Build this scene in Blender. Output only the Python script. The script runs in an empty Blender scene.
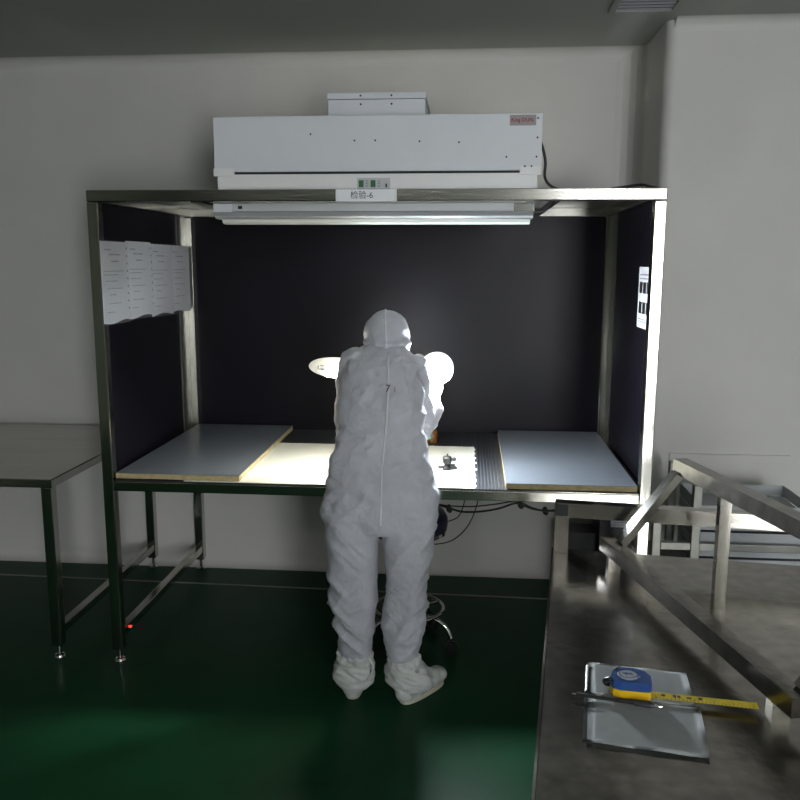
import bpy, bmesh, math, random
from mathutils import Vector, Matrix, noise
from mathutils.bvhtree import BVHTree
random.seed(4)
S = bpy.context.scene
C = S.collection
PI = math.pi

# ------------------------------------------------------------------ materials
def mat(name, col=(.5, .5, .5), rough=.5, metal=0., bump=0., bscale=60., var=0., vscale=6., spec=.5,
        emit=None, estr=0., trans=0., stretch=(1, 1, 1), coat=0.):
    m = bpy.data.materials.new(name); m.use_nodes = True
    n = m.node_tree.nodes; l = m.node_tree.links
    b = n['Principled BSDF']
    b.inputs['Roughness'].default_value = rough
    b.inputs['Metallic'].default_value = metal
    b.inputs['Specular IOR Level'].default_value = spec
    b.inputs['Coat Weight'].default_value = coat
    tc = n.new('ShaderNodeTexCoord'); mp = n.new('ShaderNodeMapping')
    mp.inputs['Scale'].default_value = stretch
    l.new(tc.outputs['Object'], mp.inputs['Vector'])
    nz = n.new('ShaderNodeTexNoise'); nz.inputs['Scale'].default_value = vscale; nz.inputs['Detail'].default_value = 5
    l.new(mp.outputs[0], nz.inputs['Vector'])
    rp = n.new('ShaderNodeValToRGB')
    rp.color_ramp.elements[0].position = .3; rp.color_ramp.elements[1].position = .7
    rp.color_ramp.elements[0].color = tuple(max(0, c * (1 - var)) for c in col) + (1,)
    rp.color_ramp.elements[1].color = tuple(min(1, c * (1 + var)) for c in col) + (1,)
    l.new(nz.outputs['Fac'], rp.inputs['Fac']); l.new(rp.outputs['Color'], b.inputs['Base Color'])
    if bump:
        nb = n.new('ShaderNodeTexNoise'); nb.inputs['Scale'].default_value = bscale; nb.inputs['Detail'].default_value = 4
        l.new(mp.outputs[0], nb.inputs['Vector'])
        bp = n.new('ShaderNodeBump'); bp.inputs['Strength'].default_value = bump; bp.inputs['Distance'].default_value = .01
        l.new(nb.outputs['Fac'], bp.inputs['Height']); l.new(bp.outputs[0], b.inputs['Normal'])
    if emit:
        b.inputs['Emission Color'].default_value = tuple(emit) + (1,); b.inputs['Emission Strength'].default_value = estr
    if trans:
        t = n.new('ShaderNodeBsdfTranslucent'); l.new(rp.outputs['Color'], t.inputs['Color'])
        mx = n.new('ShaderNodeMixShader'); mx.inputs[0].default_value = trans
        l.new(b.outputs[0], mx.inputs[1]); l.new(t.outputs[0], mx.inputs[2])
        l.new(mx.outputs[0], n['Material Output'].inputs['Surface'])
    return m

M = {}
M['wall'] = mat('painted_wall', (.60, .59, .56), .6, bump=.05, bscale=300, var=.03, vscale=3)
M['ceil'] = mat('ceiling_panel', (.36, .37, .34), .7, var=.03, vscale=2)
M['floor'] = mat('green_epoxy', (.006, .046, .018), .40, bump=.05, bscale=9, var=.2, vscale=3, spec=.12)
M['steel_dull'] = mat('dull_stainless', (.26, .26, .235), .42, 1., bump=.06, bscale=40, var=.12, vscale=14)
M['strip'] = mat('floor_joint', (.16, .17, .15), .5, var=.2)
M['steel'] = mat('brushed_stainless', (.44, .43, .39), .15, 1., bump=.05, bscale=40, var=.12, vscale=14, stretch=(1, 1, .12))
M['steelh'] = mat('brushed_stainless_rail', (.44, .43, .39), .15, 1., bump=.05, bscale=40, var=.12, vscale=14, stretch=(.12, 1, 1))
M['ctop'] = mat('worn_stainless_sheet', (.27, .255, .23), .2, 1., bump=.10, bscale=14, var=.22, vscale=26)
M['chrome'] = mat('chrome', (.75, .74, .72), .1, 1.)
M['black'] = mat('black_laminate', (.004, .0032, .006), .40, var=.25, vscale=3, spec=.2)
M['rubber'] = mat('black_rubber', (.022, .024, .028), .42, var=.25, vscale=25)
M['blackpl'] = mat('black_plastic', (.012, .012, .014), .35)
M['cordm'] = mat('black_cable', (.01, .01, .011), .45)
M['board'] = mat('grey_laminate', (.12, .135, .155), .36, var=.05, vscale=30, spec=.6)
M['bedge'] = mat('board_edge', (.42, .34, .18), .7, var=.2, vscale=40)
M['corr'] = mat('white_corrugated_plastic', (.78, .78, .70), .45, trans=.12)
M['paint'] = mat('white_powder_coat', (.66, .68, .72), .45, bump=.04, bscale=220, var=.02, spec=.5)
M['paintb'] = mat('bright_powder_coat', (.76, .76, .76), .4, bump=.04, bscale=220, var=.02)
M['lens'] = mat('milky_acrylic', (.72, .75, .70), .3)
M['slot'] = mat('slot_dark', (.006, .006, .007), .6)
M['suit'] = mat('nonwoven_fabric', (.55, .56, .61), .75, bump=.5, bscale=70, var=.06, vscale=22, trans=.16, spec=.25)
M['suitd'] = mat('nonwoven_seam', (.74, .75, .78), .7, trans=.2, bump=.2, bscale=300)
M['cover'] = mat('boot_fabric', (.60, .62, .60), .75, bump=.3, bscale=200, var=.05, vscale=20, trans=.1)
M['sole'] = mat('boot_sole', (.52, .50, .40), .6, var=.06, vscale=20)
M['skin'] = mat('skin', (.55, .36, .27), .5, var=.05)
M['glove'] = mat('nitrile_glove', (.75, .76, .78), .45, trans=.1)
M['eye'] = mat('eye_white', (.8, .8, .78), .2)
M['iris'] = mat('eye_dark', (.02, .012, .008), .15)
M['mask'] = mat('face_mask', (.6, .68, .75), .8)
M['shell'] = mat('lamp_shell', (.85, .85, .82), .35, trans=.010)
M['glow'] = mat('lamp_diffuser_cool', (.9, .9, .9), .4, emit=(.86, .93, 1.), estr=800)
M['glow_warm'] = mat('lamp_diffuser_warm', (.9, .9, .9), .4, emit=(1., .95, .78), estr=170)
M['dark_wall'] = mat('dark_green_partition', (.13, .15, .11), .6, var=.1, vscale=2)
M['paper'] = mat('white_paper', (.80, .82, .86), .5)
M['ink'] = mat('printing_ink', (.28, .28, .32), .6)
M['inkb'] = mat('black_ink', (.012, .012, .015), .5)
M['film'] = mat('plastic_sleeve', (.8, .82, .85), .12)
M['greenlcd'] = mat('green_display', (.03, .14, .05), .3)
M['plate'] = mat('grey_name_plate', (.30, .27, .27), .5)
M['redink'] = mat('red_ink', (.28, .01, .03), .5)
M['greyp'] = mat('grey_panel', (.50, .52, .53), .45)
M['greyd'] = mat('grey_button', (.30, .31, .32), .45)
M['blue'] = mat('blue_plastic', (.02, .065, .22), .3, var=.1, vscale=60)
M['yellow'] = mat('yellow_plastic', (.75, .46, .01), .35)
M['tapey'] = mat('yellow_tape_blade', (.55, .42, .02), .35, var=.2, vscale=60)
M['silver'] = mat('silver_badge', (.55, .57, .60), .25, .6)
M['clipp'] = mat('sheet_of_notes', (.52, .55, .55), .6, var=.06, vscale=40)
M['amber'] = mat('amber_glass', (.12, .05, .012), .15)
M['greenlab'] = mat('green_label', (.02, .55, .2), .5)
M['tray'] = mat('grey_plastic_tray', (.42, .44, .45), .5, var=.04)
M['redglint'] = mat('red_glint', (.5, .01, .01), .4, emit=(1, .03, .02), estr=2.5)  # self-glowing colour imitating a red glint of light, not a lamp
M['cushion'] = mat('dark_vinyl', (.015, .015, .03), .4)
M['window'] = mat('lit_window', (.8, .8, .8), .5, emit=(.95, .97, 1.), estr=18.0)
M['panel_light'] = mat('ceiling_lamp_diffuser', (.9, .9, .9), .5, emit=(1., 1., .99), estr=7.0)
M['metalpart'] = mat('dark_machined_metal', (.010, .010, .012), .45)

# clear sleeve film over the papers
def film():
    m = M['film']; n = m.node_tree.nodes; l = m.node_tree.links
    t = n.new('ShaderNodeBsdfTransparent'); mx = n.new('ShaderNodeMixShader'); mx.inputs[0].default_value = .05
    l.new(t.outputs[0], mx.inputs[1]); l.new(n['Principled BSDF'].outputs[0], mx.inputs[2])
    l.new(mx.outputs[0], n['Material Output'].inputs['Surface'])
film()

# ------------------------------------------------------------------ helpers
def obj(name, bm, m, parent=None, smooth=False, bevel=0., loc=None):
    if bevel:
        bmesh.ops.bevel(bm, geom=[e for e in bm.edges if len(e.link_faces) == 2 and e.calc_face_angle(0) > .7],
                        offset=bevel, segments=2, affect='EDGES', profile=.6, clamp_overlap=True)
    me = bpy.data.meshes.new(name); bm.to_mesh(me); bm.free()
    me.materials.append(M[m] if isinstance(m, str) else m)
    if smooth:
        for p in me.polygons: p.use_smooth = True
    o = bpy.data.objects.new(name, me); C.objects.link(o)
    if parent: o.parent = parent
    if loc: o.location = loc
    return o

def B(): return bmesh.new()
def box(bm, x0, x1, y0, y1, z0, z1, mtx=None):
    vs = [bm.verts.new((x, y, z)) for x in (x0, x1) for y in (y0, y1) for z in (z0, z1)]
    for f in ((0, 1, 3, 2), (4, 6, 7, 5), (0, 4, 5, 1), (2, 3, 7, 6), (0, 2, 6, 4), (1, 5, 7, 3)):
        bm.faces.new([vs[i] for i in f])
    if mtx: bmesh.ops.transform(bm, matrix=mtx, verts=vs)
    return vs
def bx(*a): bm = B(); box(bm, *a); return bm
def frame_of(d, up=Vector((0, 0, 1))):
    d = Vector(d).normalized()
    if abs(d.dot(up)) > .98: up = Vector((0, 1, 0))
    r = d.cross(up).normalized(); u = r.cross(d).normalized()
    return r, u, d
def bar(bm, a, b, w, h=None, up=Vector((0, 0, 1))):
    h = h or w; a = Vector(a); b = Vector(b); r, u, d = frame_of(b - a, up)
    vs = [bm.verts.new(p + r * sx * w / 2 + u * sz * h / 2) for p in (a, b) for sx, sz in ((-1, -1), (1, -1), (1, 1), (-1, 1))]
    bm.faces.new(vs[3::-1]); bm.faces.new(vs[4:])
    for i in range(4): bm.faces.new((vs[i], vs[(i + 1) % 4], vs[4 + (i + 1) % 4], vs[4 + i]))
def tube(bm, pts, r, n=12, caps=True):
    pts = [Vector(p) for p in pts]; rs = r if isinstance(r, (list, tuple)) else [r] * len(pts)
    prev = None; rings = []
    for i, p in enumerate(pts):
        d = (pts[min(i + 1, len(pts) - 1)] - pts[max(i - 1, 0)]).normalized()
        if prev is None: a, u, _ = frame_of(d)
        else:
            a = (prev - d * prev.dot(d)).normalized()
        prev = a; u = a.cross(d)
        rings.append([bm.verts.new(p + (a * math.cos(2 * PI * k / n) + u * math.sin(2 * PI * k / n)) * rs[i]) for k in range(n)])
    for A, Bq in zip(rings, rings[1:]):
        for k in range(n): bm.faces.new((A[k], A[(k + 1) % n], Bq[(k + 1) % n], Bq[k]))
    if caps: bm.faces.new(rings[0][::-1]); bm.faces.new(rings[-1])
def curve(pts, n=10):
    pts = [Vector(p) for p in pts]; out = []
    P = [pts[0] * 2 - pts[1]] + pts + [pts[-1] * 2 - pts[-2]]
    for i in range(1, len(P) - 2):
        for k in range(n):
            t = k / n; a, b, c, d = P[i - 1:i + 3]
            out.append(.5 * ((2 * b) + (c - a) * t + (2 * a - 5 * b + 4 * c - d) * t * t + (3 * b - a - 3 * c + d) * t ** 3))
    return out + [pts[-1]]
def lathe(bm, prof, c=(0, 0, 0), n=32, mtx=None):
    c = Vector(c); rings = []; new = []
    for r, z in prof:
        if r < 1e-5: v = bm.verts.new(c + Vector((0, 0, z))); rings.append([v]); new.append(v)
        else:
            rg = [bm.verts.new(c + Vector((r * math.cos(2 * PI * k / n), r * math.sin(2 * PI * k / n), z))) for k in range(n)]
            rings.append(rg); new += rg
    for A, Bq in zip(rings, rings[1:]):
        for k in range(n):
            k2 = (k + 1) % n
            if len(A) == 1 and len(Bq) == 1: continue
            if len(A) == 1: bm.faces.new((A[0], Bq[k2], Bq[k]))
            elif len(Bq) == 1: bm.faces.new((A[k], A[k2], Bq[0]))
            else: bm.faces.new((A[k], A[k2], Bq[k2], Bq[k]))
    for e, rv in ((rings[0], True), (rings[-1], False)):
        if len(e) > 1: bm.faces.new(e[::-1] if rv else e)
    if mtx: bmesh.ops.transform(bm, matrix=mtx, verts=new)
def ring(bm, R, r, c, n=48, m=10):
    vs = [[bm.verts.new(Vector(c) + Vector(((R + r * math.cos(b)) * math.cos(a), (R + r * math.cos(b)) * math.sin(a), r * math.sin(b))))
           for b in [2 * PI * j / m for j in range(m)]] for a in [2 * PI * i / n for i in range(n)]]
    for i in range(n):
        for j in range(m):
            bm.faces.new((vs[i][j], vs[(i + 1) % n][j], vs[(i + 1) % n][(j + 1) % m], vs[i][(j + 1) % m]))
def sphere(bm, c, r, seg=20, sc=(1, 1, 1), rot=None):
    q = bmesh.ops.create_uvsphere(bm, u_segments=seg, v_segments=seg // 2 + 2, radius=1)
    m = Matrix.Translation(c) @ (rot.to_4x4() if rot else Matrix()) @ Matrix.Diagonal((r * sc[0], r * sc[1], r * sc[2], 1))
    bmesh.ops.transform(bm, matrix=m, verts=q['verts'])
def empty(name, loc=(0, 0, 0), rz=0.):
    o = bpy.data.objects.new(name, None); o.empty_display_size = .05
    C.objects.link(o); o.location = loc; o.rotation_euler = (0, 0, rz); return o
def tag(o, label, cat, group=None):
    o['label'] = label; o['category'] = cat
    if group: o['group'] = group
    return o
def struct(name, bm, m, **k):
    o = obj(name, bm, m, **k); o['kind'] = 'structure'; return o
def text(name, s, size, m, mtx, parent, bold=0., ext=.0006):
    cu = bpy.data.curves.new(name, 'FONT'); cu.body = s; cu.size = size; cu.extrude = ext; cu.offset = bold
    cu.align_x = 'CENTER'; cu.align_y = 'CENTER'
    t = bpy.data.objects.new(name, cu); C.objects.link(t)
    bpy.context.view_layer.update()
    me = bpy.data.meshes.new_from_object(t.evaluated_get(bpy.context.evaluated_depsgraph_get()))
    bpy.data.objects.remove(t); bpy.data.curves.remove(cu)
    me.name = name; me.transform(mtx); me.materials.clear(); me.materials.append(M[m])
    o = bpy.data.objects.new(name, me); C.objects.link(o); o.parent = parent
    return o
def face_y(x, y, z):  # text facing -y
    return Matrix.Translation((x, y, z)) @ Matrix.Rotation(PI / 2, 4, 'X')
def remesh(bm, voxel, smooth=0):
    me = bpy.data.meshes.new('tmp'); bm.to_mesh(me); bm.free()
    o = bpy.data.objects.new('tmp', me); C.objects.link(o)
    md = o.modifiers.new('r', 'REMESH'); md.mode = 'VOXEL'; md.voxel_size = voxel
    if smooth:
        ms = o.modifiers.new('s', 'SMOOTH'); ms.factor = .6; ms.iterations = smooth
    bpy.context.view_layer.update()
    m2 = bpy.data.meshes.new_from_object(o.evaluated_get(bpy.context.evaluated_depsgraph_get()))
    bpy.data.objects.remove(o)
    out = B(); out.from_mesh(m2); bpy.data.meshes.remove(m2); bpy.data.meshes.remove(me)
    return out

# ------------------------------------------------------------------ camera
f, pitch, yaw, roll = 817.52, math.radians(-9.4716), math.radians(4.8078), math.radians(.1716)
F = Vector((-math.sin(yaw) * math.cos(pitch), math.cos(yaw) * math.cos(pitch), math.sin(pitch)))
R = Vector((math.cos(yaw), math.sin(yaw), 0)); U = R.cross(F)
R2 = R * math.cos(roll) + U * math.sin(roll); U2 = -R * math.sin(roll) + U * math.cos(roll)
cd = bpy.data.cameras.new('camera'); cam = bpy.data.objects.new('camera', cd); C.objects.link(cam)
cd.sensor_width = 36; cd.lens = 36 * f / 800; cd.clip_start = .02
mw = Matrix((R2, U2, -F)).transposed().to_4x4(); mw.translation = Vector((0, 0, 1.7)); cam.matrix_world = mw
S.camera = cam

# ------------------------------------------------------------------ room shell
XL, XR, YN, YW, YP, ZC = -3.6, 3.0, -3.6, 4.35, 3.86, 2.75
XC = .84
struct('floor', bx(XL - .1, XR + .1, YN - .1, YW + .1, -.1, 0), 'floor')
struct('ceiling', bx(XL - .1, XR + .1, YN - .1, YW + .1, ZC, ZC + .1), 'ceil')
struct('wall_back', bx(XL, XC, YW, YW + .1, 0, ZC), 'wall')
# projecting wall on the right, rounded outer edge
bm = B(); rr = .045
prof = [(XC, YW + .1), (XC, YP + rr)] + [(XC + rr - rr * math.cos(a), YP + rr - rr * math.sin(a)) for a in [PI / 2 * k / 8 for k in range(1, 9)]] + [(XR, YP), (XR, YW + .1)]
lo = [bm.verts.new((x, y, 0)) for x, y in prof]; hi = [bm.verts.new((x, y, ZC)) for x, y in prof]
for i in range(len(prof)): j = (i + 1) % len(prof); bm.faces.new((lo[i], lo[j], hi[j], hi[i]))
bm.faces.new(lo[::-1]); bm.faces.new(hi)
struct('wall_right_projection', bm, 'wall')
struct('wall_left', bx(XL - .1, XL, YN, YW, 0, ZC), 'dark_wall')
struct('wall_right', bx(XR, XR + .1, YN, YP, 0, ZC), 'wall')
# front wall behind the camera with an opening for the window
bm = B()
W0, W1, WZ0, WZ1 = 1.14, 2.42, .28, 2.45
box(bm, XL, W0, YN - .1, YN, 0, ZC); box(bm, W1, XR, YN - .1, YN, 0, ZC)
box(bm, W0, W1, YN - .1, YN, 0, WZ0); box(bm, W0, W1, YN - .1, YN, WZ1, ZC)
struct('wall_front', bm, 'dark_wall')
w = empty('window_1', ((W0 + W1) / 2, YN, WZ0)); w['kind'] = 'structure'
bm = B(); hw = (W1 - W0) / 2; hh = WZ1 - WZ0
box(bm, -hw, -hw + .05, -.06, .02, 0, hh); box(bm, hw - .05, hw, -.06, .02, 0, hh)
box(bm, -hw + .05, hw - .05, -.06, .02, 0, .05); box(bm, -hw + .05, hw - .05, -.06, .02, hh - .05, hh)
obj('window_frame', bm, 'paint', w)
obj('pane', bx(-hw + .05, hw - .05, -.05, -.04, .05, hh - .05), 'window', w)
# coves
def cove(pts_dir, r, n=6):  # concave quarter profile points in (a,b) where a,b measured from the inner corner
    return [(r - r * math.sin(t), r - r * math.cos(t)) for t in [PI / 2 * k / n for k in range(n + 1)]]
def cove_x(x0, x1, y, z, r, sy, sz):
    bm = B(); pr = [(0, 0)] + cove(None, r)
    A = [bm.verts.new((x0, y + sy * a, z + sz * b)) for a, b in pr]; D = [bm.verts.new((x1, y + sy * a, z + sz * b)) for a, b in pr]
    for i in range(len(pr)): j = (i + 1) % len(pr); bm.faces.new((A[i], A[j], D[j], D[i]))
    bm.faces.new(A); bm.faces.new(D[::-1]); bmesh.ops.recalc_face_normals(bm, faces=bm.faces)
    return bm
struct('trim_1', cove_x(XL, XC, YW, ZC, .06, -1, -1), 'wall')
struct('trim_2', cove_x(XL, XC, YW, 0, .05, -1, 1), 'wall')
struct('trim_3', cove_x(XC + .03, XR, YP, ZC, .05, -1, -1), 'wall')
bm = B(); r = .13; pr = [(0, 0)] + cove(None, r)
A = [bm.verts.new((XC - a, YW - b, 0)) for a, b in pr]; D = [bm.verts.new((XC - a, YW - b, ZC)) for a, b in pr]
for i in range(len(pr)): j = (i + 1) % len(pr); bm.faces.new((A[i], A[j], D[j], D[i]))
bmesh.ops.recalc_face_normals(bm, faces=bm.faces)
struct('trim_4', bm, 'wall')
bm = B(); bar(bm, (XL, 4.085 + .03, .001), (XC, 4.02, .001), .012, .004); struct('trim_5', bm, 'strip')
bm = B(); box(bm, .952, 1.50, YP - .012, YP, .0, .822)
o = obj('access_panel', bm, 'wall', bevel=.003); tag(o, 'flat pale access panel set on the wall behind the steel trolley', 'panel')

# ceiling: unlit vent in view, lamps behind the camera
v = empty('ceiling_vent', (.70, 3.52, ZC)); tag(v, 'dark rectangular vent in the ceiling near the projecting wall', 'vent')
bm = B()
for a in ((-.14, -.115, -.2, .2), (.115, .14, -.2, .2), (-.115, .115, -.2, -.175), (-.115, .115, .175, .2)): box(bm, *a, -.012, 0)
obj('vent_frame', bm, 'ceil', v)
bm = B()
for k in range(9):
    y = -.16 + .04 * k; box(bm, -.115, .115, y, y + .006, -.01, -.002, None)
obj('vent_slats', bm, 'greyd', v); obj('vent_opening', bx(-.115, .115, -.175, .175, -.0018, 0), 'slot', v)
for x, y in ((-1.9, -1.2), (.2, -1.2), (-.9, -2.8)):
    t = empty('ceiling_lamp', (x, y, ZC)); tag(t, 'recessed rectangular ceiling lamp behind the camera position', 'ceiling lamp', 'recessed ceiling lamps')
    bm = B()
    for a in ((-.6, -.57, -.15, .15), (.57, .6, -.15, .15), (-.57, .57, -.15, -.12), (-.57, .57, .12, .15)): box(bm, *a, -.015, 0)
    obj('lamp_frame', bm, 'paint', t); obj('lamp_diffuser', bx(-.57, .57, -.12, .12, -.006, 0), 'panel_light', t)

# ------------------------------------------------------------------ the inspection bench
X0, X1, Y0, Y1, T = -1.503, .722, 3.172, 4.305, .045
ZT, ZTOP = .808, 1.980
wb = empty('inspection_bench', ((X0 + X1) / 2, (Y0 + Y1) / 2, 0))
tag(wb, 'tall stainless steel inspection bench with black inner panels, the white-suited person leaning over it', 'workbench')
ox, oy = (X0 + X1) / 2, (Y0 + Y1) / 2
def W(bm, name, m, **k):
    bmesh.ops.translate(bm, verts=bm.verts, vec=(-ox, -oy, 0)); return obj(name, bm, m, wb, **k)
for x, y in ((X0, Y0), (X1 - T, Y0), (X0, Y1 - T), (X1 - T, Y1 - T)):
    p = W(bx(x, x + T, y, y + T, .06, ZTOP - T - .001), 'post', 'steel', bevel=.004)
    bm = B(); cx, cy = x + T / 2 - ox, y + T / 2 - oy
    lathe(bm, [(.0, 0), (.022, 0), (.024, .006), (.02, .014), (.009, .018), (.009, .06)], (cx, cy, 0), 20)
    obj('levelling_foot', bm, 'chrome', p)
bm = B()
box(bm, X0, X1, Y0, Y0 + T, ZTOP - T, ZTOP); box(bm, X0, X1, Y1 - T, Y1, ZTOP - T, ZTOP)
W(bm, 'top_rail', 'steelh', bevel=.004)
bm = B()
box(bm, X0, X0 + T, Y0 + T, Y1 - T, ZTOP - T, ZTOP - .001); box(bm, X1 - T, X1, Y0 + T, Y1 - T, ZTOP - T, ZTOP - .001)
box(bm, .30, .34, Y0 + T, Y1 - T, ZTOP - T, ZTOP - .001); box(bm, -1.07, -1.03, Y0 + T, Y1 - T, ZTOP - T, ZTOP - .001)
W(bm, 'top_side_rail', 'steel', bevel=.004)
bm = B(); box(bm, X0 + .005, -1.04, Y0 + .05, Y1 - .01, ZTOP - .0015, ZTOP + .0005); box(bm, .33, X1 - .005, Y0 + .05, Y1 - .01, ZTOP - .0015, ZTOP + .0005)
W(bm, 'top_plate', 'steel_dull')
bm = B()
box(bm, X0 + T, X1 - T, Y0, Y0 + .04, ZT - .042, ZT - .002); box(bm, X0 + T, X1 - T, Y1 - .04, Y1, ZT - .042, ZT - .002)
W(bm, 'table_rail', 'steelh', bevel=.003)
bm = B()
box(bm, X0 + .002, X0 + .04, Y0 + T, Y1 - T, ZT - .042, ZT - .002); box(bm, X1 - .04, X1 - .002, Y0 + T, Y1 - T, ZT - .042, ZT - .002)
box(bm, -.42, -.38, Y0 + .04, Y1 - .04, ZT - .042, ZT - .003)
W(bm, 'table_crossbar', 'steel')
W(bx(X0 + T, X1 - T, Y0 + .006, Y1 - .02, ZT - .0018, ZT), 'worktop', 'steelh')
for x in (X0 + .004, X1 - .041):
    lr = W(bx(x, x + .037, Y0 + T, Y1 - T, .105, .142), 'lower_rail', 'steel', bevel=.003)
    if x < 0:
        bm = B(); sphere(bm, (x + .040 - ox, Y0 + T + .05 - oy, .125), .0055, 12); obj('red_spot', bm, 'redglint', lr)  # glowing bead added as a red light spot on the rail
W(bx(X0 + T, X1 - T, Y1 - .018, Y1 - .008, ZT, ZTOP - T), 'back_panel', 'black')
W(bx(X0 + .002, X0 + .010, Y0 + T, Y1 - T, ZT, ZTOP - T), 'side_panel', 'black')
sp = W(bx(X1 - .010, X1 - .002, Y0 + T, Y1 - T, ZT, ZTOP - T), 'side_panel', 'black')
W(bx(X0 + .0102, X0 + .0135, Y1 - .175, Y1 - T - .001, ZT, ZTOP - T - .001), 'panel_edge_strip', 'steel_dull')
W(bx(X1 - .0135, X1 - .0102, Y1 - .175, Y1 - T - .001, ZT, ZTOP - T - .001), 'panel_edge_strip', 'steel_dull')
# small metal catch on the right panel
bm = B(); bar(bm, (X1 - .014 - ox, 3.265 - oy, 1.083), (X1 - .014 - ox, 3.31 - oy, 1.105), .008, .008)
sphere(bm, (X1 - .014 - ox, 3.29 - oy, 1.07), .005, 10); obj('metal_catch', bm, 'chrome', sp)

# ridged rubber mat, corrugated sheet, boards
def ribbed(x0, x1, y0, y1, z, base, h, per, skew=0.):
    bm = B(); n = int((x1 - x0) / per * 4); rows = []
    for yy in (y0, y1):
        top = []
        for i in range(n + 1):
            x = x0 + (x1 - x0) * i / n; k = (i % 4)
            top.append(bm.verts.new((x, yy, z + base + (h if k in (1, 2) else 0))))
        b0 = bm.verts.new((x0, yy, z)); b1 = bm.verts.new((x1, yy, z)); rows.append((top, b0, b1))
    (t0, a0, a1), (t1, c0, c1) = rows
    for i in range(n): bm.faces.new((t0[i], t0[i + 1], t1[i + 1], t1[i]))
    bm.faces.new([a0, a1] + t0[::-1]); bm.faces.new(([c0, c1] + t1[::-1])[::-1])
    bm.faces.new((a0, c0, c1, a1)); bm.faces.new((a0, t0[0], t1[0], c0)); bm.faces.new((a1, c1, t1[-1], t0[-1]))
    bmesh.ops.recalc_face_normals(bm, faces=bm.faces)
    return bm
o = obj('rubber_mat', ribbed(X0 + .05, X1 - .05, Y0 + .008, Y1 - .022, ZT, .0025, .0025, .014), 'rubber')
tag(o, 'black ribbed rubber mat covering the steel worktop', 'mat')
o = obj('corrugated_sheet', ribbed(-1.16, .035, Y0 + .005, 3.93, ZT + .0052, .002, .0008, .008), 'corr')
tag(o, 'brightly lit white corrugated plastic sheet on the black rubber mat', 'sheet')
# its torn right edge keeps little tabs
bm = B(); y = 3.2
while y < 3.9: box(bm, .0345, .0345 + random.uniform(.004, .012), y, y + .03, ZT + .0054, ZT + .0072); y += random.uniform(.08, .13)
obj('torn_edge', bm, 'corr', o)
def board(name, pts, z0, z1, lab):
    t = empty(name, (0, 0, 0)); tag(t, lab, 'board', None)
    cx = sum(p[0] for p in pts) / 4; cy = sum(p[1] for p in pts) / 4; t.location = (cx, cy, z0)
    for nm, a, b, m, g in (('board_core', 0, z1 - z0 - .0015, 'bedge', 0), ('laminate_top', z1 - z0 - .0015, z1 - z0, 'board', .0)):
        bm = B(); lo = [bm.verts.new((x - cx, y - cy, a)) for x, y in pts]; hi = [bm.verts.new((x - cx, y - cy, b)) for x, y in pts]
        for i in range(4): j = (i + 1) % 4; bm.faces.new((lo[i], lo[j], hi[j], hi[i]))
        bm.faces.new(lo[::-1]); bm.faces.new(hi); obj(nm, bm, m, t)
    return t
board('laminate_board', [(-1.452, 3.19), (-.930, 3.19), (-.936, 4.252), (-1.452, 4.252)], ZT + .0082, .839, 'grey laminate-topped board with pale edge lying left on the bench beside the hanging papers')
board('laminate_board', [(.158, 3.19), (.672, 3.19), (.672, 4.252), (.160, 4.252)], ZT + .0052, .836, 'grey laminate-topped board lying right on the bench beside the right side panel')

# ------------------------------------------------------------------ filter unit on top
fu = empty('fan_filter_unit', (-.37, 3.6, ZTOP)); tag(fu, 'large white fan filter unit box resting on top of the steel bench', 'filter unit')
def Fo(bm, name, m, parent=None, **k):
    bmesh.ops.translate(bm, verts=bm.verts, vec=(.37, -3.6, -ZTOP)); return obj(name, bm, m, parent or fu, **k)
FY = 3.23
Fo(bx(-1.003, .262, FY, 3.90, ZTOP + .071, 2.258), 'housing', 'paint', bevel=.003)
Fo(bx(-.993, .250, FY + .004, 3.89, ZTOP + .001, ZTOP + .062), 'filter_frame', 'paintb', bevel=.002)
Fo(bx(-.985, .245, FY + .010, 3.88, ZTOP + .060, ZTOP + .072), 'shadow_gap', 'slot')
for a in (-1.006, .182):
    w_ = .075
    b_ = Fo(bx(a, a + w_ + .006, FY - .004, FY + .02, ZTOP + .055, ZTOP + .085), 'bracket', 'paintb', bevel=.001)
bm = B()
for x, z in ((.245, 2.24), (.245, 2.17), (.243, 2.10), (.13, 2.10), (-.05, 2.155), (-.45, 2.165), (-.37, 2.165), (.20, 2.065), (.225, 2.065), (-.62, 2.19), (-.20, 2.16)):
    lathe(bm, [(.0, .0), (.0035, .0), (.0035, .003), (0, .0045)], n=10, mtx=Matrix.Translation((x, FY - (.004 if z < 2.08 else 0), z)) @ Matrix.Rotation(PI / 2, 4, 'X'))
Fo(bm, 'screws', 'slot')
# fan box on the housing
fb = Fo(bx(-.583, -.19, 3.42, 3.80, 2.258, 2.351), 'fan_box', 'paint', bevel=.002)
Fo(bx(-.586, -.187, 3.415, 3.805, 2.353, 2.377), 'fan_box_lid', 'paint', fb, bevel=.002)
bm = B()
for x in (-.45, -.325):
    for z in (2.365, 2.333): lathe(bm, [(0, 0), (.004, 0), (.004, .002), (0, .003)], n=10, mtx=Matrix.Translation((x, 3.42 - (.005 if z > 2.35 else 0), z)) @ Matrix.Rotation(PI / 2, 4, 'X'))
Fo(bm, 'screws', 'slot', fb)
pl = Fo(bx(.140, .238, FY - .003, FY, 2.214, 2.252), 'name_plate', 'plate', bevel=.0005)
text('lettering', 'King DUN.', .019, 'redink', Matrix.Translation((.37, -3.6, -ZTOP)) @ face_y(.188, FY - .0038, 2.233) @ Matrix.Shear('XZ', 4, (.0, 0)), pl, bold=.0003)
cp = Fo(bx(-.440, -.312, FY - .001, FY + .004, 1.984, 2.026), 'control_panel', 'greyp', bevel=.0005)
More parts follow.
